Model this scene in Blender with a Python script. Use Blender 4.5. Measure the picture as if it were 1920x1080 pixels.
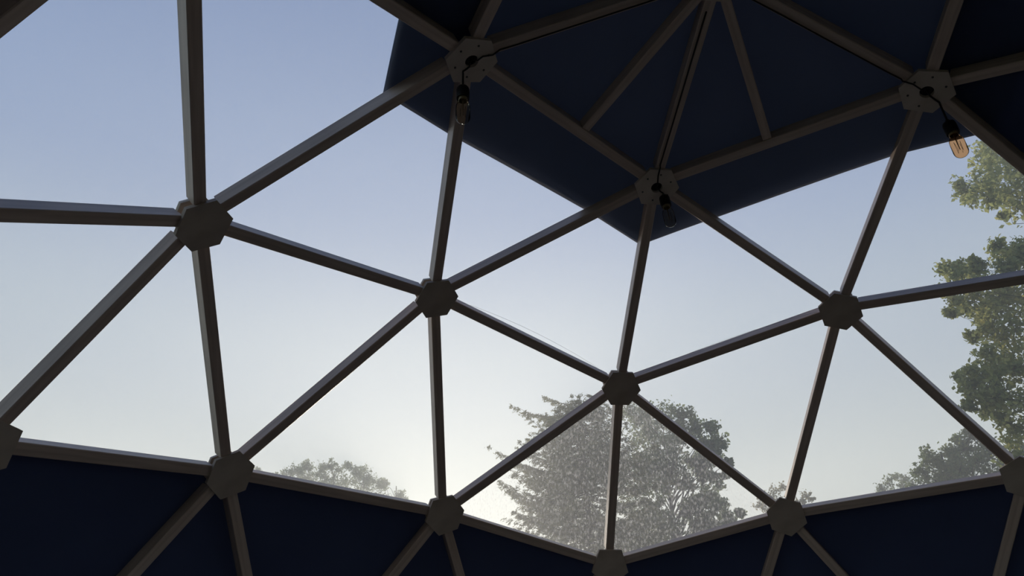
import bpy, math
import numpy as np
from mathutils import Vector, Matrix

for o in list(bpy.data.objects):
    bpy.data.objects.remove(o)
sc = bpy.context.scene
COL = sc.collection

# ------------------------------------------------------------------ camera
RAD = 2.5                                           # dome radius, metres
CAM = np.array([0.164515, 0.641699, 0.160828]) * RAD
FPX = 1365.03


def rodrigues(r):
    t = np.linalg.norm(r)
    k = r / t
    K = np.array([[0, -k[2], k[1]], [k[2], 0, -k[0]], [-k[1], k[0], 0]])
    return np.eye(3) + math.sin(t) * K + (1 - math.cos(t)) * K @ K


ROT = rodrigues(np.array([-0.13522035, 1.62387242, -2.90659296]))   # rows: right, down, forward
cd = bpy.data.cameras.new('camera')
cam = bpy.data.objects.new('camera', cd)
COL.objects.link(cam)
cd.sensor_width = 36.0
cd.lens = FPX / 1920 * 36
cd.clip_start = 0.02
cd.clip_end = 600
m = Matrix(((ROT[0][0], -ROT[1][0], -ROT[2][0], CAM[0]),
            (ROT[0][1], -ROT[1][1], -ROT[2][1], CAM[1]),
            (ROT[0][2], -ROT[1][2], -ROT[2][2], CAM[2]),
            (0, 0, 0, 1)))
cam.matrix_world = m
sc.camera = cam


def unit(v):
    v = np.asarray(v, float)
    return v / np.linalg.norm(v)


def ray(px, py):
    return unit(np.array([(px - 960) / FPX, (py - 540) / FPX, 1.0]) @ ROT)


def at(px, py, dist):
    """the point that lies dist metres away (horizontally) in the direction of a pixel"""
    d = ray(px, py)
    return CAM + d * (dist / math.hypot(d[0], d[1]))


def project(X):
    c = ROT @ (np.asarray(X) - CAM)
    return np.array([960 + FPX * c[0] / c[2], 540 + FPX * c[1] / c[2], c[2]])


# ------------------------------------------------------------------ sky, sun, exposure
SUN = unit(ray(815, 1000))
w = bpy.data.worlds.new('world')
sc.world = w
w.use_nodes = True
nt = w.node_tree
nt.nodes.clear()


def N(tree, kind, **kw):
    n = tree.nodes.new(kind)
    for k, v in kw.items():
        setattr(n, k, v)
    return n


def srgb(r, g, b):
    f = lambda c: (c / 255 / 12.92) if c / 255 <= 0.04045 else ((c / 255 + 0.055) / 1.055) ** 2.4
    return (f(r), f(g), f(b), 1)


tc = N(nt, 'ShaderNodeTexCoord')
sep = N(nt, 'ShaderNodeSeparateXYZ')
nt.links.new(tc.outputs['Generated'], sep.inputs[0])
ramp = N(nt, 'ShaderNodeValToRGB')
cr = ramp.color_ramp
cr.interpolation = 'EASE'
stops = [(0.0, srgb(204, 217, 215)), (0.22, srgb(197, 212, 214)), (0.42, srgb(176, 194, 214)), (0.62, srgb(142, 165, 206)), (0.85, srgb(126, 149, 194)), (1.0, srgb(118, 141, 188))]
cr.elements[0].position, cr.elements[0].color = stops[0]
cr.elements[1].position, cr.elements[1].color = stops[-1]
for ps, c in stops[1:-1]:
    cr.elements.new(ps).color = c
nt.links.new(sep.outputs['Z'], ramp.inputs[0])
dot = N(nt, 'ShaderNodeVectorMath', operation='DOT_PRODUCT')
dot.inputs[1].default_value = SUN
nrm = N(nt, 'ShaderNodeVectorMath', operation='NORMALIZE')
nt.links.new(tc.outputs['Generated'], nrm.inputs[0])
nt.links.new(nrm.outputs[0], dot.inputs[0])
clampd = N(nt, 'ShaderNodeMath', operation='MAXIMUM')
clampd.inputs[1].default_value = 0
nt.links.new(dot.outputs['Value'], clampd.inputs[0])
powd = N(nt, 'ShaderNodeMath', operation='POWER')
powd.inputs[1].default_value = 12.0
nt.links.new(clampd.outputs[0], powd.inputs[0])
glow = N(nt, 'ShaderNodeMix', data_type='RGBA', blend_type='ADD')
glow.inputs[0].default_value = 1.0
gl = N(nt, 'ShaderNodeVectorMath', operation='SCALE')
gl.inputs[0].default_value = (0.19, 0.165, 0.12)
nt.links.new(powd.outputs[0], gl.inputs['Scale'])
nt.links.new(ramp.outputs[0], glow.inputs[6])
nt.links.new(gl.outputs[0], glow.inputs[7])
bg = N(nt, 'ShaderNodeBackground')
bg.inputs[1].default_value = 0.87
nt.links.new(glow.outputs[2], bg.inputs[0])
nt.links.new(bg.outputs[0], N(nt, 'ShaderNodeOutputWorld').inputs[0])

sl = bpy.data.lights.new('sun', 'SUN')
sl.energy = 5.2
sl.angle = math.radians(6)
sl.color = (1.0, 0.90, 0.74)
sun = bpy.data.objects.new('sun', sl)
COL.objects.link(sun)
sun.location = SUN * 60
sun.rotation_euler = Vector(SUN).to_track_quat('Z', 'Y').to_euler()

vs = sc.view_settings
vs.view_transform = 'Standard'
vs.look = 'None'
vs.exposure = 0.0
vs.gamma = 1.0
vs.use_curve_mapping = False

# ------------------------------------------------------------------ materials


def material(name, rough=0.6, spec=0.5):
    mt = bpy.data.materials.new(name)
    mt.use_nodes = True
    b = mt.node_tree.nodes['Principled BSDF']
    b.inputs['Roughness'].default_value = rough
    b.inputs['Specular IOR Level'].default_value = spec
    return mt, mt.node_tree, b


def noise_mat(name, c1, c2, scale=(8, 8, 8), rough=0.7, spec=0.3, detail=6, bump=0.0, nscale=1.0, lo=0.35, hi=0.65):
    mt, t, b = material(name, rough, spec)
    co = N(t, 'ShaderNodeTexCoord')
    mp = N(t, 'ShaderNodeMapping')
    mp.inputs['Scale'].default_value = scale
    no = N(t, 'ShaderNodeTexNoise')
    no.inputs['Scale'].default_value = nscale
    no.inputs['Detail'].default_value = detail
    r = N(t, 'ShaderNodeValToRGB')
    r.color_ramp.elements[0].position = lo
    r.color_ramp.elements[1].position = hi
    r.color_ramp.elements[0].color = (*c1, 1)
    r.color_ramp.elements[1].color = (*c2, 1)
    t.links.new(co.outputs['Object'], mp.inputs[0])
    t.links.new(mp.outputs[0], no.inputs[0])
    t.links.new(no.outputs[0], r.inputs[0])
    t.links.new(r.outputs[0], b.inputs['Base Color'])
    if bump:
        bp = N(t, 'ShaderNodeBump')
        bp.inputs['Strength'].default_value = bump
        bp.inputs['Distance'].default_value = 0.004
        t.links.new(no.outputs[0], bp.inputs['Height'])
        t.links.new(bp.outputs[0], b.inputs['Normal'])
    return mt


# strut objects have their length along local X: grain runs along X
M_WOOD = noise_mat('strut_timber', (0.45, 0.36, 0.30), (0.60, 0.495, 0.42), (3, 60, 60), 0.42, 0.6, bump=0.12)
M_PLY = noise_mat('hub_plywood', (0.45, 0.385, 0.325), (0.54, 0.47, 0.40), (9, 16, 9), 0.7, 0.2, bump=0.06)
M_PLY_LIFT = noise_mat('lifted_plywood', (0.52, 0.455, 0.39), (0.62, 0.545, 0.475), (9, 16, 9), 0.7, 0.2, bump=0.06)  # hub plywood made paler, standing in for bounce light at the crown
M_NAVY = noise_mat('navy_lining', (0.042, 0.056, 0.115), (0.052, 0.070, 0.140), (2, 2, 2), 0.8, 0.1)
M_TARP = noise_mat('navy_tarp', (0.070, 0.084, 0.130), (0.082, 0.098, 0.150), (3, 3, 3), 0.8, 0.1)


def cloth(mt, thru):
    """woven cloth: a trace of daylight comes through from behind"""
    t = mt.node_tree
    b = t.nodes['Principled BSDF']
    out = t.nodes['Material Output']
    tl = N(t, 'ShaderNodeBsdfTranslucent')
    tl.inputs[0].default_value = (*thru, 1)
    ad = N(t, 'ShaderNodeAddShader')
    t.links.new(b.outputs[0], ad.inputs[0])
    t.links.new(tl.outputs[0], ad.inputs[1])
    t.links.new(ad.outputs[0], out.inputs[0])


cloth(M_NAVY, (0.030, 0.034, 0.050))
cloth(M_TARP, (0.065, 0.073, 0.092))
M_BOUNCE = noise_mat('bounce_canvas', (0.17, 0.145, 0.125), (0.22, 0.19, 0.16), (3, 3, 3), 0.9, 0.1)  # invented canvas for the unseen back wall, to bounce daylight inside
M_SCREW = noise_mat('screw_steel', (0.05, 0.05, 0.05), (0.09, 0.085, 0.08), (40, 40, 40), 0.4, 0.6)
M_BLACK = noise_mat('black_plastic', (0.006, 0.006, 0.008), (0.012, 0.012, 0.014), (30, 30, 30), 0.45, 0.4)
M_BRASS = noise_mat('bulb_cap_metal', (0.20, 0.16, 0.09), (0.32, 0.26, 0.15), (30, 30, 30), 0.3, 0.6)
M_FLOOR = noise_mat('floor_boards', (0.62, 0.48, 0.36), (0.74, 0.60, 0.46), (1.2, 9, 1), 0.7, 0.3)  # unseen floor, made pale to throw daylight up at the crown
M_GRASS = noise_mat('grass_ground', (0.07, 0.10, 0.035), (0.14, 0.17, 0.06), (0.6, 0.6, 0.6), 0.9, 0.1)
M_BARK = noise_mat('tree_bark', (0.035, 0.032, 0.028), (0.085, 0.075, 0.062), (9, 9, 2), 0.9, 0.1)
M_THREAD = noise_mat('fine_thread', (0.30, 0.30, 0.30), (0.42, 0.42, 0.42), (9, 9, 9), 0.5, 0.4)


def pane_material(name, veil, streak):
    """clear plastic sheet: lets light straight through, a film of dust and dew scatters a little of it"""
    mt = bpy.data.materials.new(name)
    mt.use_nodes = True
    t = mt.node_tree
    t.nodes.clear()
    out = N(t, 'ShaderNodeOutputMaterial')
    tr = N(t, 'ShaderNodeBsdfTransparent')
    tr.inputs[0].default_value = (0.985, 0.99, 0.99, 1)
    tl = N(t, 'ShaderNodeBsdfTranslucent')
    tl.inputs[0].default_value = (0.9, 0.9, 0.9, 1)
    gls = N(t, 'ShaderNodeBsdfGlossy')
    gls.inputs['Roughness'].default_value = 0.06
    mx = N(t, 'ShaderNodeMixShader')
    mg = N(t, 'ShaderNodeMixShader')
    fr = N(t, 'ShaderNodeFresnel')
    fr.inputs[0].default_value = 1.15
    co = N(t, 'ShaderNodeTexCoord')
    no = N(t, 'ShaderNodeTexNoise')
    no.inputs['Scale'].default_value = 3.0
    no.inputs['Detail'].default_value = 3.0
    t.links.new(co.outputs['Object'], no.inputs[0])
    mr = N(t, 'ShaderNodeMapRange')
    mr.inputs['To Min'].default_value = veil * 0.75
    mr.inputs['To Max'].default_value = veil * 1.25
    t.links.new(no.outputs[0], mr.inputs[0])
    fac = mr.outputs[0]
    if streak > 0:
        mp = N(t, 'ShaderNodeMapping')
        mp.inputs['Scale'].default_value = (120, 120, 26)
        t.links.new(co.outputs['Object'], mp.inputs[0])
        n2 = N(t, 'ShaderNodeTexNoise')
        n2.inputs['Scale'].default_value = 1.0
        n2.inputs['Detail'].default_value = 2.0
        t.links.new(mp.outputs[0], n2.inputs[0])
        m2 = N(t, 'ShaderNodeMapRange')
        m2.inputs['From Min'].default_value = 0.52
        m2.inputs['From Max'].default_value = 0.78
        m2.inputs['To Max'].default_value = streak
        t.links.new(n2.outputs[0], m2.inputs[0])
        ad = N(t, 'ShaderNodeMath', operation='ADD')
        t.links.new(fac, ad.inputs[0])
        t.links.new(m2.outputs[0], ad.inputs[1])
        fac = ad.outputs[0]
    t.links.new(fac, mx.inputs[0])
    t.links.new(tr.outputs[0], mx.inputs[1])
    t.links.new(tl.outputs[0], mx.inputs[2])
    t.links.new(fr.outputs[0], mg.inputs[0])
    t.links.new(mx.outputs[0], mg.inputs[1])
    t.links.new(gls.outputs[0], mg.inputs[2])
    t.links.new(mg.outputs[0], out.inputs[0])
    return mt


M_PANE = pane_material('clear_pane', 0.03, 0.0)
M_PANE_WET = pane_material('dewy_pane', 0.045, 0.20)


def glass_material(name, col, mixf):
    mt = bpy.data.materials.new(name)
    mt.use_nodes = True
    t = mt.node_tree
    t.nodes.clear()
    out = N(t, 'ShaderNodeOutputMaterial')
    tr = N(t, 'ShaderNodeBsdfTransparent')
    tr.inputs[0].default_value = (*col, 1)
    gls = N(t, 'ShaderNodeBsdfGlossy')
    gls.inputs['Roughness'].default_value = 0.04
    lw = N(t, 'ShaderNodeLayerWeight')
    lw.inputs[0].default_value = mixf
    co = N(t, 'ShaderNodeTexCoord')
    no = N(t, 'ShaderNodeTexNoise')
    no.inputs['Scale'].default_value = 25
    t.links.new(co.outputs['Object'], no.inputs[0])
    bp = N(t, 'ShaderNodeBump')
    bp.inputs['Strength'].default_value = 0.08
    t.links.new(no.outputs[0], bp.inputs['Height'])
    t.links.new(bp.outputs[0], gls.inputs['Normal'])
    mx = N(t, 'ShaderNodeMixShader')
    t.links.new(lw.outputs['Fresnel'], mx.inputs[0])
    t.links.new(tr.outputs[0], mx.inputs[1])
    t.links.new(gls.outputs[0], mx.inputs[2])
    t.links.new(mx.outputs[0], out.inputs[0])
    return mt


M_AMBER = glass_material('amber_bulb_glass', (0.97, 0.70, 0.46), 0.06)
M_CLEAR = glass_material('clear_bulb_glass', (0.93, 0.88, 0.80), 0.08)
M_FIL = noise_mat('filament_wire', (0.10, 0.07, 0.04), (0.16, 0.11, 0.06), (50, 50, 50), 0.4, 0.5)


def leaf_mat(name, c1, c2, c3, trans=0.5):
    mt = bpy.data.materials.new(name)
    mt.use_nodes = True
    t = mt.node_tree
    t.nodes.clear()
    out = N(t, 'ShaderNodeOutputMaterial')
    g = N(t, 'ShaderNodeNewGeometry')
    r = N(t, 'ShaderNodeValToRGB')
    r.color_ramp.elements[0].color = (*c1, 1)
    r.color_ramp.elements[1].color = (*c3, 1)
    r.color_ramp.elements.new(0.6).color = (*c2, 1)
    # neighbouring leaves share a tint: mix a slow noise with a value per leaf
    co = N(t, 'ShaderNodeTexCoord')
    no = N(t, 'ShaderNodeTexNoise')
    no.inputs['Scale'].default_value = 0.7
    t.links.new(co.outputs['Object'], no.inputs[0])
    mxv = N(t, 'ShaderNodeMix', data_type='FLOAT')
    mxv.inputs[0].default_value = 0.5
    t.links.new(g.outputs['Random Per Island'], mxv.inputs[2])
    t.links.new(no.outputs[0], mxv.inputs[3])
    t.links.new(mxv.outputs[0], r.inputs[0])
    d = N(t, 'ShaderNodeBsdfDiffuse')
    tl = N(t, 'ShaderNodeBsdfTranslucent')
    mx = N(t, 'ShaderNodeMixShader')
    mx.inputs[0].default_value = trans
    t.links.new(r.outputs[0], d.inputs[0])
    t.links.new(r.outputs[0], tl.inputs[0])
    t.links.new(d.outputs[0], mx.inputs[1])
    t.links.new(tl.outputs[0], mx.inputs[2])
    t.links.new(mx.outputs[0], out.inputs[0])
    return mt


M_LEAF_R = leaf_mat('yellowing_leaves', (0.24, 0.29, 0.12), (0.38, 0.40, 0.16), (0.58, 0.50, 0.14))
M_LEAF_G = leaf_mat('grey_green_leaves', (0.11, 0.15, 0.07), (0.19, 0.235, 0.11), (0.31, 0.32, 0.14))
M_LEAF_B = leaf_mat('olive_leaves', (0.16, 0.15, 0.07), (0.26, 0.23, 0.11), (0.36, 0.30, 0.14))
M_NEEDLE = leaf_mat('spruce_needles', (0.09, 0.11, 0.045), (0.17, 0.175, 0.07), (0.36, 0.30, 0.085), 0.4)

# ------------------------------------------------------------------ object helpers


def mesh_obj(name, verts, faces, mat, parent=None, smooth=False):
    me = bpy.data.meshes.new(name)
    me.from_pydata([tuple(map(float, v)) for v in verts], [], [tuple(map(int, f)) for f in faces])
    me.materials.append(mat)
    if smooth:
        me.polygons.foreach_set('use_smooth', [True] * len(me.polygons))
    me.update()
    o = bpy.data.objects.new(name, me)
    COL.objects.link(o)
    if parent is not None:
        o.parent = parent
    return o


def empty(name, loc=(0, 0, 0)):
    o = bpy.data.objects.new(name, None)
    o.empty_display_size = 0.2
    COL.objects.link(o)
    o.location = loc
    return o


def tag(o, label=None, cat=None, group=None, kind=None):
    for k, v in (('label', label), ('category', cat), ('group', group), ('kind', kind)):
        if v:
            o[k] = v
    return o


def local_box(o, origin, X, Y, Z):
    """stand an object whose mesh is in local axes onto a frame"""
    o.matrix_basis = Matrix(((X[0], Y[0], Z[0], origin[0]), (X[1], Y[1], Z[1], origin[1]), (X[2], Y[2], Z[2], origin[2]), (0, 0, 0, 1)))


def bevel_bar(L, wd, hg, c=0.0025):
    """bar along X from 0 to L, width on Y (centred), depth on Z from 0 to hg, with chamfered long edges"""
    y = wd / 2
    prof = [(-y + c, 0), (y - c, 0), (y, c), (y, hg - c), (y - c, hg), (-y + c, hg), (-y, hg - c), (-y, c)]
    v = [(0, a, b) for a, b in prof] + [(L, a, b) for a, b in prof]
    f = [(i, (i + 1) % 8, 8 + (i + 1) % 8, 8 + i) for i in range(8)]
    f += [tuple(range(7, -1, -1)), tuple(range(8, 16))]
    return v, f


def tube(points, radii, n=8, caps=True):
    P = [np.asarray(p, float) for p in points]
    if np.isscalar(radii):
        radii = [radii] * len(P)
    v, f = [], []
    ref = None
    for i, p in enumerate(P):
        d = unit(P[min(i + 1, len(P) - 1)] - P[max(i - 1, 0)])
        if ref is None:
            ref = np.array([0, 0, 1.0]) if abs(d[2]) < 0.9 else np.array([1.0, 0, 0])
        a = unit(np.cross(d, ref))
        b = np.cross(d, a)
        ref = np.cross(a, d)
        for k in range(n):
            t = 2 * math.pi * k / n
            v.append(p + radii[i] * (math.cos(t) * a + math.sin(t) * b))
        if i:
            for k in range(n):
                f.append(((i - 1) * n + k, (i - 1) * n + (k + 1) % n, i * n + (k + 1) % n, i * n + k))
    if caps:
        f.append(tuple(range(n - 1, -1, -1)))
        f.append(tuple(range((len(P) - 1) * n, len(P) * n)))
    return v, f


def lathe(profile, n=20):
    """profile of (r, z); around local Z"""
    v, f = [], []
    for i, (r, z) in enumerate(profile):
        for k in range(n):
            t = 2 * math.pi * k / n
            v.append((r * math.cos(t), r * math.sin(t), z))
        if i:
            for k in range(n):
                f.append(((i - 1) * n + k, (i - 1) * n + (k + 1) % n, i * n + (k + 1) % n, i * n + k))
    return v, f


# ------------------------------------------------------------------ the geodesic grid (icosahedron, each edge in three)
S5 = math.sqrt(5)
UP = [np.array([2 / S5 * math.cos(2 * math.pi * k / 5), 2 / S5 * math.sin(2 * math.pi * k / 5), 1 / S5]) for k in range(5)]
LO = [np.array([2 / S5 * math.cos(2 * math.pi * (k + .5) / 5), 2 / S5 * math.sin(2 * math.pi * (k + .5) / 5), -1 / S5]) for k in range(5)]
TOP = np.array([0, 0, 1.0])
ico = []
for k in range(5):
    j = (k + 1) % 5
    ico += [(TOP, UP[k], UP[j]), (UP[k], LO[k], UP[j]), (LO[k], LO[j], UP[j])]
verts, vid, tris = [], {}, []


def vertex(p):
    p = unit(p)
    key = tuple(np.round(p, 4) + 0.0)
    if key not in vid:
        vid[key] = len(verts)
        verts.append(p * RAD)
    return vid[key]


for a, b, c in ico:
    g = {}
    for i in range(4):
        for j in range(4 - i):
            g[i, j] = vertex((a * (3 - i - j) + b * i + c * j) / 3)
    for i in range(3):
        for j in range(3 - i):
            tris.append((g[i, j], g[i + 1, j], g[i, j + 1]))
            if i + j < 2:
                tris.append((g[i + 1, j], g[i + 1, j + 1], g[i, j + 1]))


def vfind(p):
    p = unit(p) * RAD
    return int(np.argmin([np.linalg.norm(q - p) for q in verts]))


U = lambda k: UP[(-k) % 5]
NAME = {'X': TOP, 'A': 2 * TOP + U(0), 'D': TOP + 2 * U(0), 'P': U(0), 'C': 2 * TOP + U(1), 'H': TOP + 2 * U(1), 'O': U(1),
        'B': 2 * TOP + U(2), 'I': TOP + 2 * U(2), 'Q': U(2), 'E': TOP + U(0) + U(1), 'G': TOP + U(1) + U(2), 'F': TOP + U(0) + U(-1),
        'K': 2 * U(0) + U(1), 'L': U(0) + 2 * U(1), 'M': 2 * U(1) + U(2), 'N': U(1) + 2 * U(2), 'R': 2 * U(0) + U(-1),
        'S': 2 * TOP + U(-1), 'T': 2 * TOP + U(3), 'J': TOP + U(2) + U(3), 'V': 2 * U(2) + U(3)}
ID = {k: vfind(v) for k, v in NAME.items()}
# the frame is built by hand: joints sit a centimetre or so off the ideal sphere
for k, px, py in (('A', 880, 107), ('C', 1229, 346), ('B', 1737, 165), ('D', 377, 417), ('E', 816, 556), ('H', 1163, 725), ('G', 1575, 580),
                  ('K', 428, 887), ('L', 831, 963), ('O', 1142, 1059), ('M', 1474, 966), ('N', 1922, 893), ('X', 1347, -45), ('P', -32, 834)):
    q = verts[ID[k]]
    z = project(q)[2]
    verts[ID[k]] = CAM + z * np.array([(px - 960) / FPX, (py - 540) / FPX, 1.0]) @ ROT

ZCUT = -0.30 * RAD
tris = [t for t in tris if min(verts[i][2] for i in t) > ZCUT]
edges = sorted({tuple(sorted(e)) for t in tris for e in ((t[0], t[1]), (t[1], t[2]), (t[2], t[0]))})
nb = {}
for a, b in edges:
    nb.setdefault(a, []).append(b)
    nb.setdefault(b, []).append(a)


def seen(p, mx=560, my=420):
    c = ROT @ (np.asarray(p) - CAM)
    if c[2] < 0.35:
        return False
    x, y, _ = project(p)
    return -mx < x < 1920 + mx and -my < y < 1080 + my


SEEN = {i for i in range(len(verts)) if seen(verts[i])}
W, H = 0.040, 0.052             # strut width and depth
PLATE = 0.094                   # hub plate size, centre to corner

CLEAR = [set(s) for s in ('ADF', 'FDR', 'DRP', 'DPK', 'DEK', 'ADE', 'ACE', 'EKL', 'EHL', 'ECH', 'LHO', 'HMO', 'HGM', 'CHG', 'CBG', 'GMN', 'GIN', 'BGI', 'INQ')]
CLEAR_ID = {tuple(sorted(ID[c] for c in s)): ''.join(sorted(s)) for s in CLEAR}

# ------------------------------------------------------------------ ground, floor, walls
gv, gf = [], []
GZ = -1.15
for i in range(33):
    for j in range(33):
        x, y = (i - 16) * 9.0, (j - 16) * 9.0
        gv.append((x, y, GZ - 0.02 + 0.25 * math.sin(x * .13) * math.cos(y * .11) * min(1, math.hypot(x, y) / 30)))
for i in range(32):
    for j in range(32):
        gf.append((i * 33 + j, (i + 1) * 33 + j, (i + 1) * 33 + j + 1, i * 33 + j + 1))
tag(mesh_obj('ground', gv, gf, M_GRASS), kind='structure')

base_ring = sorted([i for i in nb if verts[i][2] < -0.1 * RAD], key=lambda i: math.atan2(verts[i][1], verts[i][0]))
fl = [(verts[i][0] * 1.04, verts[i][1] * 1.04, GZ + 0.03) for i in base_ring]
n_ = len(fl)
fv = fl + [(x, y, GZ - 0.02) for x, y, z in fl]
tag(mesh_obj('floor', fv, [tuple(range(n_)), tuple(range(2 * n_ - 1, n_ - 1, -1))] + [(i, n_ + i, n_ + (i + 1) % n_, (i + 1) % n_) for i in range(n_)], M_FLOOR), kind='structure')
# low upstand that carries the dome
uv, uf = [], []
for i in base_ring:
    x, y, z = verts[i]
    s = 1 + (H + 0.012) / RAD
    uv += [(x, y, GZ + 0.03), (x, y, z), (x * s * 1.02, y * s * 1.02, z), (x * s * 1.02, y * s * 1.02, GZ + 0.03)]
for i in range(n_):
    a, b = 4 * i, 4 * ((i + 1) % n_)
    for k in range(4):
        uf.append((a + k, b + k, b + (k + 1) % 4, a + (k + 1) % 4))
tag(mesh_obj('wall_base', uv, uf, M_NAVY), kind='structure')


def facet_prism(t, off, th, inset=0.006):
    P = [verts[i] for i in t]
    nrm_ = unit(np.cross(P[1] - P[0], P[2] - P[0]))
    cen = sum(P) / 3
    if nrm_ @ cen < 0:
        nrm_ = -nrm_
        P = P[::-1]
    # push outwards, and widen so that neighbouring sheets meet over the strut
    grow = 1 + off / RAD
    Q = []
    for p in P:
        q = p + nrm_ * off + (p - cen) * (grow - 1)
        Q.append(q - unit(p - cen) * inset)
    v = Q + [q + nrm_ * th for q in Q]
    return v, [(2, 1, 0), (3, 4, 5), (0, 1, 4, 3), (1, 2, 5, 4), (2, 0, 3, 5)]


wall_front = tag(empty('wall_front', (0, 0, 0)), kind='structure')
bv, bf = [], []
pane_no = 0
dome = empty('dome_frame', (0, 0, 0))
tag(dome, 'dark timber geodesic dome frame of triangles joined by hexagonal plywood hub plates', 'dome frame')
crown = {tuple(sorted(t)) for t in tris if ID['X'] in t}
for t in tris:
    key = tuple(sorted(t))
    if key in CLEAR_ID:
        nm = CLEAR_ID[key]
        v, f = facet_prism(t, H + 0.003, 0.003)
        o = mesh_obj('pane', v, f, M_PANE_WET if nm in ('HLO', 'HMO') else M_PANE, dome)
        if nm in ('HLO', 'HMO'):
            o['label'] = 'clear pane misted with running dew drops'
    elif key in crown:
        continue
    elif all(verts[i][1] > 0.28 * RAD for i in t) and min(verts[i][2] for i in t) > -0.05 * RAD and sum(verts[i][2] for i in t) < 1.5 * RAD:
        # unseen clear panes added behind the camera to brighten the inside
        v, f = facet_prism(t, H + 0.003, 0.003)
        mesh_obj('pane', v, f, M_PANE, dome)
    else:
        v, f = facet_prism(t, H + 0.003, 0.006, -0.004)
        if sum(i in SEEN for i in t) >= 2 and sum(verts[i][1] for i in t) / 3 < 0.5 * RAD:
            mesh_obj('wall_panel', v, f, M_NAVY, wall_front)
        else:
            b0 = len(bv)
            bv += v
            bf += [tuple(b0 + i for i in q) for q in f]
tag(mesh_obj('wall_back', bv, bf, M_BOUNCE), kind='structure')

# ------------------------------------------------------------------ struts and hubs


def strut(a, b, name='strut', sa=None, sb=None, wd=W, hg=H, sink=0.0):
    d = b - a
    L = np.linalg.norm(d)
    X = d / L
    nr = unit((a + b) / 2)
    Z = unit(nr - X * (nr @ X))
    Y = np.cross(Z, X)
    ap = PLATE * math.cos(math.pi / 6)
    sa = ap * 0.93 if sa is None else sa
    sb = ap * 0.93 if sb is None else sb
    v, f = bevel_bar(L - sa - sb, wd, hg)
    o = mesh_obj(name, v, f, M_WOOD, dome)
    local_box(o, a + X * sa + Z * sink, X, Y, Z)
    return o


for a, b in edges:
    if a in SEEN and b in SEEN or (seen((verts[a] + verts[b]) / 2)):
        strut(verts[a], verts[b])

# two braces under the crown, from the top hub to the middle of the ring struts
X0 = verts[ID['X']]
for p, q, f_ in (('A', 'C', 0.555), ('C', 'B', 0.455)):
    e = verts[ID[p]] * (1 - f_) + verts[ID[q]] * f_
    strut(X0, e, 'brace', sb=0.022, wd=0.034, hg=H * .9, sink=0.004)


def hub(i, hole):
    c = verts[i]
    Z = unit(c)
    dirs = []
    ref = unit(np.cross(Z, [0.3, 0.5, 0.81]))
    B = np.cross(Z, ref)
    for j in nb[i]:
        d = verts[j] - c
        dirs.append(math.atan2(d @ B, d @ ref))
    dirs.sort()
    n = len(dirs)
    cor = []
    for k in range(n):
        a, b = dirs[k], dirs[(k + 1) % n] + (2 * math.pi if k == n - 1 else 0)
        cor.append((a + b) / 2)
    if n < 5:
        cor = [dirs[0] + math.pi / 6 + k * math.pi / 3 for k in range(6)]
        n = 6

    def plate(z0, z1, hole_r, size):
        v, f = [], []
        ring = [(size * math.cos(a), size * math.sin(a)) for a in cor]
        if not hole_r:
            v = [(x, y, z0) for x, y in ring] + [(x, y, z1) for x, y in ring]
            f = [tuple(range(n - 1, -1, -1)), tuple(range(n, 2 * n))]
            f += [(k, (k + 1) % n, n + (k + 1) % n, n + k) for k in range(n)]
            return v, f
        sub = 4
        outer, inner = [], []
        for k in range(n):
            p, q = ring[k], ring[(k + 1) % n]
            for s in range(sub):
                x, y = p[0] + (q[0] - p[0]) * s / sub, p[1] + (q[1] - p[1]) * s / sub
                outer.append((x, y))
                r = math.hypot(x, y)
                inner.append((x / r * hole_r, y / r * hole_r))
        mN = n * sub
        v = [(*p, z0) for p in outer] + [(*p, z0) for p in inner] + [(*p, z1) for p in outer] + [(*p, z1) for p in inner]
        for k in range(mN):
            l = (k + 1) % mN
            f += [(k, mN + k, mN + l, l), (2 * mN + k, 2 * mN + l, 3 * mN + l, 3 * mN + k), (k, l, 2 * mN + l, 2 * mN + k), (mN + k, 3 * mN + k, 3 * mN + l, mN + l)]
        return v, f
    v, f = plate(-0.026, -0.011, 0.0235 if hole else 0, PLATE)
    o = mesh_obj('hub_plate', v, f, M_PLY_LIFT if hole else M_PLY, dome)
    local_box(o, c, ref, B, Z)
    if not hole:
        v, f = plate(H - 0.016, H - 0.003, 0, PLATE * 0.8)
        mesh_obj('outer_plate', v, f, M_PLY, o)
    else:
        sv, sf = lathe([(0.0001, -0.0285), (0.0035, -0.0280), (0.0042, -0.026)], 8)
        me = None
        for a in dirs:
            s = mesh_obj('screw', sv, sf, M_SCREW, o) if me is None else bpy.data.objects.new('screw', me)
            if me is not None:
                COL.objects.link(s)
                s.parent = o
            me = s.data
            s.location = (0.060 * math.cos(a + .08), 0.060 * math.sin(a + .08), 0)
    return o


for i in sorted(SEEN):
    if i in nb:
        hub(i, i in (ID['A'], ID['B'], ID['C'], ID['X']))

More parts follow.
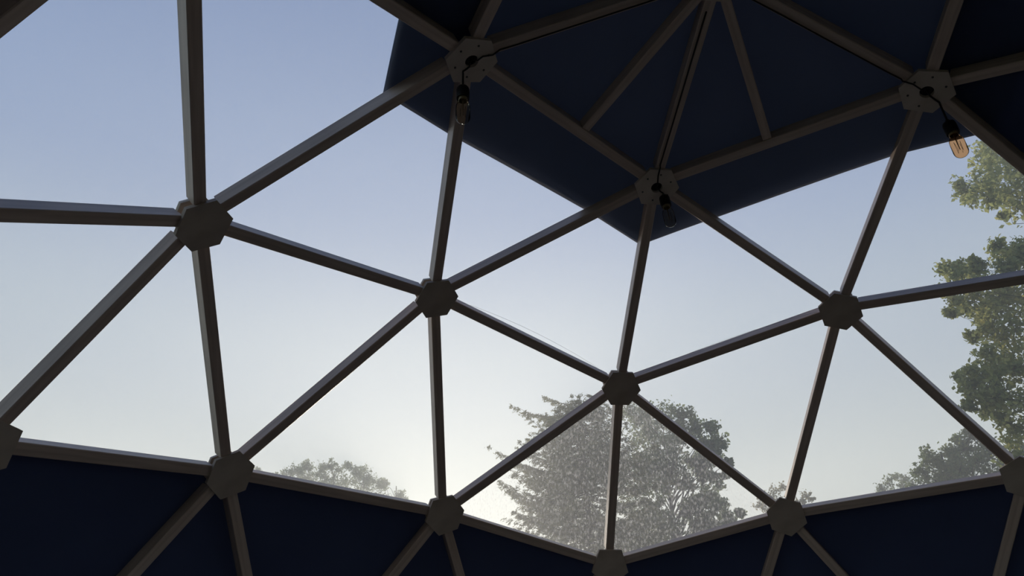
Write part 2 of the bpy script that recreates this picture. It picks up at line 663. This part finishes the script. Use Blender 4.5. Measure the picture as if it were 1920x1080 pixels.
# ------------------------------------------------------------------ tarp over the crown (lies outside the panes)
TF = 0.305
OUT = H + 0.018
ring1 = [vfind(2 * TOP + U(k)) for k in range(5)]
ring2 = [vfind(TOP + 2 * U(k)) for k in range(5)]
mid2 = [vfind(TOP + U(k) + U(k + 1)) for k in range(5)]
push = lambda p, e=0.0: p + unit(p) * (OUT + e)
tv = [push(X0)]
for k in range(5):
    tv.append(push(verts[ring1[k]]))
rng = np.random.default_rng(5)
rim = []
for k in range(5):
    a, b = verts[ring1[k]], verts[ring1[(k + 1) % 5]]
    cA = a + (verts[ring2[k]] - a) * TF
    eA = a + (verts[mid2[k]] - a) * (TF + 0.012)
    eB = b + (verts[mid2[k]] - b) * (TF - 0.008)
    rim += [(k, cA), (k, eA * .5 + cA * .5), (k, eA)]
    nxt = (k + 1) % 5
    for s in (0.25, 0.5, 0.75):
        rim.append((k if s < .5 else nxt, eA * (1 - s) + eB * s + unit(eA) * 0.004 * math.sin(s * math.pi)))
    cB = b + (verts[ring2[nxt]] - b) * TF
    rim += [(nxt, eB), (nxt, eB * .5 + cB * .5)]
r0 = len(tv)
tv += [push(p, 0.002 * rng.random()) for _, p in rim]
tf = []
for k in range(5):
    tf.append((0, 1 + k, 1 + (k + 1) % 5))
nr_ = len(rim)
for i in range(nr_):
    j = (i + 1) % nr_
    a, b = rim[i][0], rim[j][0]
    tf.append((1 + a, r0 + i, r0 + j) if a == b else (1 + a, r0 + i, r0 + j, 1 + b))
tarp = mesh_obj('crown_tarp', tv, tf, M_TARP)
so = tarp.modifiers.new('thick', 'SOLIDIFY')
so.thickness = 0.004
so.offset = 1
tag(tarp, 'navy five-sided tarp lying over the crown of the dome', 'tarp')

# ------------------------------------------------------------------ pendant bulbs
UPV = np.array([0, 0, 1.0])


def plate_point(i, px, py, depth=-0.028):
    c = verts[i]
    Z = unit(c)
    d = ray(px, py)
    p0 = c + Z * depth
    return CAM + d * (((p0 - CAM) @ Z) / (d @ Z))


def pendant(hubkey, hang_px, bulb_px, feed_px, label, gmat):
    i = ID[hubkey]
    hole = verts[i] + unit(verts[i]) * (-0.02)
    hang = plate_point(i, *hang_px, depth=-0.034)
    # bottom of the bulb: on its pixel's ray, straight below the hanging point (nearest point of ray to the plumb line)
    d = ray(*bulb_px)
    w0 = CAM - hang
    b_ = d @ UPV
    t = (b_ * (UPV @ w0) - d @ w0) / (1 - b_ * b_)
    bottom = CAM + d * t
    L = np.linalg.norm(bottom - hang)
    ax = unit(hang - bottom)
    Xa = unit(np.cross(ax, [0.2, 1, 0.1]))
    Ya = np.cross(ax, Xa)
    root = empty('pendant_bulb', tuple(bottom))
    tag(root, label, 'light bulb', 'bulbs hanging from the crown hubs')
    BL = 0.100                      # glass length
    r = 0.0235
    prof = [(0.0005, 0.0), (0.009, 0.0012), (0.016, 0.0048), (0.0208, 0.0105), (r, 0.019), (r, 0.06), (0.0228, 0.070), (0.0195, 0.080), (0.0150, 0.088), (0.0135, BL)]
    v, f = lathe(prof, 24)
    g = mesh_obj('glass', v, f, gmat, root, True)
    local_box(g, (0, 0, 0), Xa, Ya, ax)
    fp = []
    for k in range(9):
        a = k * math.pi / 4
        fp.append((0.0095 * math.cos(a), 0.0095 * math.sin(a), 0.020 if k % 2 else 0.066))
    v, f = tube(fp, 0.0006, 5)
    fl_ = mesh_obj('filament', v, f, M_FIL, g)
    v, f = tube([(0, 0, 0.030), (0, 0, BL)], [0.0012, 0.0024], 8)
    mesh_obj('glass_stem', v, f, M_FIL, g)
    v, f = lathe([(0.0130, BL - 0.006), (0.0150, BL - 0.003), (0.0150, BL + 0.01), (0.0138, BL + 0.012), (0.0001, BL + 0.012)], 16)
    cp = mesh_obj('cap', v, f, M_BRASS, root, True)
    local_box(cp, (0, 0, 0), Xa, Ya, ax)
    s0 = BL + 0.002
    prof = [(0.0155, s0 + 0.002), (0.0205, s0), (0.0215, s0 + 0.004), (0.0215, s0 + 0.040), (0.0195, s0 + 0.048), (0.0090, s0 + 0.054), (0.0060, s0 + 0.064), (0.0001, s0 + 0.064)]
    v, f = lathe(prof, 20)
    sk = mesh_obj('socket', v, f, M_BLACK, root, True)
    local_box(sk, (0, 0, 0), Xa, Ya, ax)
    top = bottom + ax * (s0 + 0.060)
    inn = unit(verts[i])
    hole_edge = hole + unit(hang - hole) * 0.017 - inn * 0.012
    path = [hole + inn * 0.02, hole + inn * 0.004, hole_edge, hang * .6 + hole_edge * .4 - inn * 0.001, hang, hang * .9 + top * .1 - inn * 0.001, hang * .45 + top * .55, top]
    v, f = tube([p - bottom for p in path], 0.0034, 7)
    mesh_obj('drop_cord', v, f, M_BLACK, root, True)
    v, f = lathe([(0.0001, 0.0), (0.030, 0.0), (0.030, 0.010), (0.0001, 0.010)], 20)
    gr = mesh_obj('hole_shade_disc', v, f, M_BLACK, root)  # black disc added behind the hole, standing in for its shade
    gx = unit(np.cross(inn, [0.3, 0.5, 0.81]))
    local_box(gr, verts[i] - inn * 0.0105 - bottom, gx, np.cross(inn, gx), inn)
    pts_ = [hole + inn * 0.02, hole + inn * 0.002]
    fe = [plate_point(i, *q, depth=-0.030) for q in feed_px]
    pts_.append(hole + unit(fe[0] - hole) * 0.02 - inn * 0.010)
    pts_ += fe
    # then along the side of the strut that runs to the top hub
    e = verts[i]
    X = unit(X0 - e)
    nz = unit(e + X0)
    off = fe[-1] - e
    side = np.cross(X, nz)
    sg = 1 if off @ side > 0 else -1
    st = 0.105
    sink = -0.004 if abs(off @ side) < 0.018 else 0.018
    lat = off @ side if abs(off @ side) < 0.018 else sg * (W / 2 + 0.005)
    Ltot = np.linalg.norm(X0 - e)
    for q in (st, st + 0.05, Ltot * .4, Ltot * .7, Ltot - 0.12):
        pts_.append(e + X * q + side * lat + nz * (sink + 0.002 * math.sin(q * 30)))
    v, f = tube([p - bottom for p in pts_], 0.0030, 6)
    mesh_obj('feed_cord', v, f, M_BLACK, root, True)
    return root


pendant('A', (868, 134), (868, 229), [(905, 106), (924, 103)], 'bulb with black socket hanging beside the leftmost crown hub plate', M_CLEAR)
pendant('C', (1243, 362), (1259, 424), [(1234, 330), (1238, 314)], 'bulb with black socket hanging under the lowest of the three crown hub plates', M_CLEAR)
pendant('B', (1761, 192), (1806, 293), [(1712, 158), (1692, 152)], 'amber glass bulb glowing against the sky beside the right tall tree', M_AMBER)



# ------------------------------------------------------------------ fine threads stretched close to two struts
for a, b, lab, lift in (('E', 'H', 'fine thread stretched above the strut between the two middle hubs', 0.030), ('H', 'G', 'fine thread stretched above the strut rising to the right hub', 0.022)):
    pa, pb = verts[ID[a]], verts[ID[b]]
    dd = unit(pb - pa)
    nz = unit(pa + pb)
    upw = unit(np.cross(dd, nz))
    upw = upw if upw[2] > 0 else -upw
    st, en = pa + dd * 0.09, pb - dd * 0.09
    pp = [st * (1 - t) + en * t + upw * (0.020 + lift * math.sin(math.pi * t) ** .7) + nz * 0.01 for t in np.linspace(0, 1, 9)]
    v, f = tube([p - st for p in pp], 0.0005, 4)
    o = mesh_obj('thread', v, f, M_THREAD)
    o.location = tuple(st)
    tag(o, lab, 'thread', 'threads along the window struts')


# ------------------------------------------------------------------ trees outside
def leaf_mesh(name, cen, nrm_, size, aspect, mat, parent, rs, along=None):
    """n leaves, each a folded diamond of four corners (two triangles)"""
    n = len(cen)
    if along is None:
        along = rs.normal(size=(n, 3))
    along = along / np.linalg.norm(along, axis=1, keepdims=True)
    b = np.cross(along, nrm_)
    b /= np.linalg.norm(b, axis=1, keepdims=True) + 1e-9
    nn = np.cross(b, along)
    L = size[:, None]
    Wd = L * aspect
    v = np.empty((n, 4, 3))
    v[:, 0] = cen - along * L * .5
    v[:, 1] = cen + b * Wd * .5 + nn * Wd * .18
    v[:, 2] = cen + along * L * .5
    v[:, 3] = cen - b * Wd * .5 + nn * Wd * .18
    me = bpy.data.meshes.new(name)
    me.vertices.add(n * 4)
    me.vertices.foreach_set('co', v.reshape(-1))
    me.loops.add(n * 6)
    idx = np.arange(n)[:, None] * 4 + np.array([0, 1, 2, 0, 2, 3])
    me.loops.foreach_set('vertex_index', idx.reshape(-1).astype(np.int32))
    me.polygons.add(n * 2)
    me.polygons.foreach_set('loop_start', np.arange(0, n * 6, 3, dtype=np.int32))
    me.update(calc_edges=True)
    me.materials.append(mat)
    o = bpy.data.objects.new(name, me)
    COL.objects.link(o)
    o.parent = parent
    o['kind'] = 'stuff'
    return o


def curve_pts(a, b, sag, n, rs, wob):
    a, b = np.asarray(a), np.asarray(b)
    out = []
    for i in range(n + 1):
        t = i / n
        p = a * (1 - t) + b * t + UPV * sag * math.sin(math.pi * t) * -1
        if 0 < i < n:
            p = p + rs.normal(0, wob, 3)
        out.append(p)
    return out


def broadleaf(name, label, trunk_px, dist, clumps, leaf, mat, seed, dens=420, extra=(), trunk_r=0.16, cat='tree', back=1.0, spread=.16, limb=1.0, lean=.4):
    """clumps: (px, py, radius px[, distance offset]); a trunk rises from the ground, a limb reaches each clump and twigs fill it with leaves"""
    rs = np.random.default_rng(seed)
    foot = at(trunk_px, 1080, dist)
    foot[2] = GZ
    root = empty(name, tuple(foot))
    tag(root, label, cat, 'trees outside the dome')
    C = []
    for c in clumps:
        dd = dist + (c[3] if len(c) > 3 else rs.normal(0, 0.5) * back)
        p = at(c[0], c[1], dd)
        r = c[2] / FPX * np.linalg.norm(p - CAM)
        C.append((p, r))
    for k in range(len(C)):             # the crown goes on behind: each clump has a mate further back
        if rs.random() < 0.6 * back:
            p, r = C[k]
            q = p + (foot - p) * np.array([1, 1, 0]) * rs.uniform(.15, .4)
            q = q + unit((p - CAM) * np.array([1, 1, 0])) * rs.uniform(0.8, 2.2) * r + np.array([0, 0, rs.normal(0, r * .3) - .1 * r])
            C.append((q, r * rs.uniform(.7, 1)))
    ztop = max(p[2] for p, r in C)
    zlow = min(p[2] for p, r in C)
    cen = sum(p for p, r in C) / len(C)
    tip = np.array([foot[0] * (1 - lean) + cen[0] * lean, foot[1] * (1 - lean) + cen[1] * lean, zlow + (ztop - zlow) * .8])
    tp = curve_pts(foot, tip, 0.0, 10, rs, 0.05)
    tr_ = [trunk_r * (1 - .85 * i / 10) for i in range(11)]
    v, f = tube([p - foot for p in tp], tr_, 9)
    mesh_obj('trunk', v, f, M_BARK, root, True)
    trunk_r *= limb
    bv_, bf_ = [], []
    cs, ns, sz = [], [], []
    for p, r in C:
        # limb leaves the trunk lower than the clump
        zt = max(foot[2] + 0.35 * (p[2] - foot[2]), p[2] - 1.1 * math.hypot(p[0] - tip[0], p[1] - tip[1]) - .3)
        s = min(1, max(.1, (zt - foot[2]) / (tip[2] - foot[2])))
        k = s * 10
        i0 = min(9, int(k))
        st = tp[i0] * (1 - (k - i0)) + tp[i0 + 1] * (k - i0)
        lr = max(0.012, trunk_r * .30 * (1 - .6 * s))
        lp = curve_pts(st, p, -0.1 * np.linalg.norm(p - st), 5, rs, 0.03 * np.linalg.norm(p - st))
        v, f = tube([q - foot for q in lp], [lr * (1 - .8 * i / 5) for i in range(6)], 5)
        b0 = len(bv_)
        bv_ += v
        bf_ += [tuple(b0 + i for i in q) for q in f]
        ntw = 9
        for _ in range(ntw):
            d = unit(rs.normal(size=3) + np.array([0, 0, .25]))
            e = p + d * r * rs.uniform(.55, 1.05)
            v, f = tube([p - foot, (p * .45 + e * .55) + rs.normal(0, r * .06, 3) - foot, e - foot], [lr * .25, lr * .15, lr * .06], 4)
            b0 = len(bv_)
            bv_ += v
            bf_ += [tuple(b0 + i for i in q) for q in f]
            nl = int(dens / ntw * rs.uniform(.5, 1.5))
            # leaves sit around the twig, thick toward its end
            t = rs.uniform(.25, 1.12, nl) ** .8
            pos = p + (e - p) * t[:, None] + rs.normal(0, r * spread, (nl, 3))
            cs.append(pos - foot)
    cs = np.concatenate(cs)
    n = len(cs)
    leaf_mesh('foliage', cs, rs.normal(size=(n, 3)), leaf * rs.uniform(.6, 1.3, n), 0.62, mat, root, rs)
    br = mesh_obj('branches', bv_, bf_, M_BARK, root)
    br['kind'] = 'stuff'
    return root


def spruce(label, trunk_px, dist, top_px, boughs, seed):
    rs = np.random.default_rng(seed)
    foot = at(trunk_px, 1080, dist)
    foot[2] = GZ
    top = at(trunk_px, top_px, dist)
    root = empty('spruce_tree', tuple(foot))
    tag(root, label, 'tree', 'trees outside the dome')
    Ht = top[2] - foot[2]
    v, f = tube([(0, 0, Ht * i / 10) for i in range(11)], [0.24 * (1 - .95 * i / 10) + .01 for i in range(11)], 9)
    mesh_obj('trunk', v, f, M_BARK, root, True)
    B = []
    for px, py in boughs:
        e = at(px, py, dist + rs.normal(0, .5))
        B.append((e, 1.0))
    for k in range(420):                # the body of the tree
        z = foot[2] + Ht * rs.uniform(0.22, 0.985)
        rel = (z - foot[2]) / Ht
        pyy = project(np.array([foot[0], foot[1], z]))[1]
        rad = np.interp(pyy, [742, 760, 800, 850, 900, 1000, 1080], [0.45, 1.1, 1.8, 2.6, 3.1, 3.0, 2.9]) * rs.uniform(.7, 1.0)
        a = rs.uniform(0, 2 * math.pi)
        B.append((np.array([foot[0] + rad * math.cos(a), foot[1] + rad * math.sin(a), z]), .8))
    bv_, bf_ = [], []
    cs, al = [], []
    for e, k in B:
        hd = math.hypot(e[0] - foot[0], e[1] - foot[1])
        z0 = min(top[2] - .1, e[2] - hd * (0.30 if k == 1.0 else rs.uniform(-.1, .3)))
        s = np.array([foot[0], foot[1], z0])
        n = 7
        pts_ = curve_pts(s, e, 0.10 * hd, n, rs, 0.02)
        v, f = tube([p - foot for p in pts_], [0.03 * (1 - .93 * i / n) for i in range(n + 1)], 4)
        b0 = len(bv_)
        bv_ += v
        bf_ += [tuple(b0 + i for i in q) for q in f]
        d = unit(e - s)
        sd = unit(np.cross(d, UPV))
        ntw = int((44 if k == 1.0 else 26) * max(.35, hd / 2.5))
        for q in range(ntw):
            t = rs.uniform(.18, 1.06)
            i0 = min(n - 1, int(t * n))
            p = pts_[i0] + (pts_[i0 + 1] - pts_[i0]) * (t * n - i0)
            ln = (0.22 + 0.55 * (1 - t)) * rs.uniform(.6, 1.15)
            td = unit(d * .75 + sd * rs.choice([-1, 1]) * rs.uniform(.4, 1.0) - UPV * rs.uniform(.15, .75))
            nl = int(20 * ln / .4) + 5
            tt = rs.uniform(0, 1, nl)
            cs.append(p + td * (ln * tt)[:, None] + rs.normal(0, .028, (nl, 3)) - foot)
            al.append(td + rs.normal(0, .55, (nl, 3)))
    cs = np.concatenate(cs)
    al = np.concatenate(al)
    n = len(cs)
    leaf_mesh('foliage', cs, rs.normal(size=(n, 3)), rs.uniform(.07, .15, n), 0.26, M_NEEDLE, root, rs, al)
    br = mesh_obj('branches', bv_, bf_, M_BARK, root)
    br['kind'] = 'stuff'
    return root


spruce('big hazy spruce with upswept bough tips seen through the two dewy lower panes', 1112, 27.0, 742,
       [(964, 762), (985, 780), (1026, 746), (1045, 770), (926, 842), (950, 855), (946, 910), (960, 925), (968, 960), (985, 1000), (972, 870), (1000, 815), (1010, 840), (985, 905)], 3)
broadleaf('broadleaf_tree', 'lacy grey-green broadleaf tree standing against the right of the spruce', 1262, 31.0,
          [(1192, 775, 32), (1215, 790, 36), (1250, 782, 30), (1282, 786, 26), (1305, 802, 26), (1338, 812, 24), (1352, 838, 20), (1368, 866, 8),
           (1225, 835, 40), (1270, 830, 34), (1312, 838, 26), (1330, 862, 20), (1195, 850, 40), (1180, 905, 40), (1222, 885, 34), (1262, 878, 30),
           (1300, 872, 20), (1248, 905, 28), (1290, 908, 18), (1345, 900, 18), (1365, 892, 12), (1325, 930, 22), (1350, 938, 18), (1300, 948, 22), (1340, 955, 20),
           (1190, 960, 38), (1232, 950, 24), (1225, 992, 34), (1262, 985, 26), (1195, 1015, 40), (1300, 985, 24), (1330, 985, 22), (1365, 980, 18), (1386, 962, 10), (1350, 1000, 26)],
          0.16, M_LEAF_G, 11, dens=420, trunk_r=0.22)
# hazy row far off to the left
LEFT = [(0, [(481, 886, 10), (486, 900, 14), (478, 915, 18)], 'wispy treetop poking up beside the left-hand lower hub plate', 56),
        (1, [(530, 892, 14), (548, 884, 18), (565, 880, 18), (580, 890, 22), (545, 905, 26), (580, 915, 30), (552, 930, 30)], 'rounded treetop, leftmost of the hazy row beyond the lower strut', 52),
        (2, [(575, 876, 12), (600, 886, 20), (618, 874, 14), (632, 886, 18), (612, 905, 26), (640, 912, 26), (620, 935, 34)], 'tallest ragged treetop in the middle of the hazy row', 49),
        (3, [(655, 876, 13), (672, 884, 16), (688, 892, 16), (660, 903, 24), (690, 915, 22), (668, 935, 34)], 'pale treetop just right of the tallest one in the hazy row', 51),
        (4, [(705, 905, 14), (722, 905, 12), (715, 922, 18), (748, 925, 12), (756, 938, 12), (735, 945, 26), (768, 950, 12)], 'small treetop at the right end of the hazy row', 54)]
for k, cl, lab, dd in LEFT:
    broadleaf('distant_tree', lab, sum(c[0] for c in cl) / len(cl), dd, cl, 0.15, M_LEAF_G, 40 + k, dens=300, trunk_r=0.2, back=.7)
broadleaf('distant_tree', 'thin olive treetop behind the lower hub plate right of the spruce', 1462, 44,
          [(1452, 922, 14), (1440, 935, 16), (1468, 914, 9), (1425, 948, 12), (1460, 945, 22), (1445, 965, 26), (1510, 930, 10), (1500, 940, 13), (1522, 938, 6), (1490, 965, 26)], 0.15, M_LEAF_B, 60, dens=110, trunk_r=.16, back=.7)
broadleaf('distant_tree', 'low feathery treetop on the skyline left of the dense bush', 1685, 46,
          [(1652, 915, 8), (1668, 905, 12), (1684, 896, 12), (1700, 900, 13), (1712, 910, 12), (1690, 918, 18), (1660, 930, 20), (1700, 935, 22)], 0.15, M_LEAF_G, 61, dens=130, trunk_r=.16, back=.7)
broadleaf('bushy_tree', 'dense grey-green bushy tree below the tall yellowing tree', 1815, 30,
          [(1742, 858, 20), (1730, 880, 18), (1752, 885, 24), (1735, 905, 26), (1775, 875, 20), (1790, 852, 22), (1812, 842, 22), (1800, 880, 30), (1832, 865, 28), (1838, 830, 18),
           (1822, 812, 12), (1860, 850, 24), (1865, 885, 28), (1780, 905, 26), (1820, 905, 30), (1870, 915, 30), (1895, 880, 26), (1910, 850, 28), (1920, 900, 36)], 0.125, M_LEAF_G, 62, dens=300, trunk_r=.2)
RT = [(1848, 286, 26), (1880, 292, 28), (1862, 312, 26), (1905, 320, 34), (1838, 340, 24), (1868, 345, 30), (1806, 352, 18), (1822, 372, 18), (1850, 368, 22), (1896, 362, 30), (1916, 385, 30), (1882, 403, 9),
      (1872, 462, 14), (1894, 478, 22), (1916, 472, 22), (1882, 500, 22), (1908, 512, 28),
      (1772, 508, 13), (1790, 500, 14), (1812, 510, 20), (1832, 498, 14), (1785, 522, 22), (1822, 530, 24),
      (1786, 560, 18), (1812, 558, 24), (1848, 556, 30), (1885, 548, 34), (1915, 570, 36), (1780, 585, 9), (1806, 584, 16), (1836, 590, 22), (1866, 588, 28), (1900, 610, 30),
      (1826, 632, 12), (1850, 622, 22), (1878, 640, 28), (1852, 660, 20), (1908, 655, 34), (1872, 680, 26),
      (1822, 696, 12), (1800, 712, 10), (1840, 706, 22), (1818, 726, 20), (1866, 712, 28), (1900, 705, 34), (1842, 742, 24), (1816, 762, 12), (1878, 745, 28), (1910, 760, 30), (1850, 770, 18), (1880, 785, 20), (1905, 805, 26), (1900, 845, 24),
      (1960, 300, 50), (1985, 380, 55), (1960, 480, 50), (1970, 580, 55), (1965, 690, 55), (1960, 790, 50), (2040, 250, 60), (2070, 350, 60), (2060, 470, 60), (2065, 600, 60), (2050, 720, 60),
      (1990, 210, 55), (2100, 200, 60), (2160, 330, 60), (2170, 480, 60), (2150, 620, 60), (2080, 120, 60)]
broadleaf('tall_tree', 'tall broadleaf tree with yellowing leaves at the right edge of the view', 2560, 18.0, RT, 0.12, M_LEAF_R, 77, dens=250, trunk_r=0.26, spread=.26, limb=.24, lean=0.05)

# ------------------------------------------------------------------ morning haze between the trees
hx0, hx1, hy0, hy1, hz0, hz1 = -110, 110, -120, -4.5, GZ + 0.3, 23
hv = [(x, y, z) for z in (hz0, hz1) for x, y in ((hx0, hy0), (hx1, hy0), (hx1, hy1), (hx0, hy1))]
hm = bpy.data.materials.new('haze')
hm.use_nodes = True
ht = hm.node_tree
ht.nodes.clear()
sct = N(ht, 'ShaderNodeVolumeScatter')
sct.inputs['Color'].default_value = (0.94, 0.99, 0.99, 1)
sct.inputs['Density'].default_value = 0.009
sct.inputs['Anisotropy'].default_value = 0.45
ht.links.new(sct.outputs[0], N(ht, 'ShaderNodeOutputMaterial').inputs['Volume'])
hz = mesh_obj('haze', hv, [(3, 2, 1, 0), (4, 5, 6, 7), (0, 1, 5, 4), (1, 2, 6, 5), (2, 3, 7, 6), (3, 0, 4, 7)], hm)
tag(hz, 'thin pale morning haze hanging between the trees', 'haze', kind='stuff')
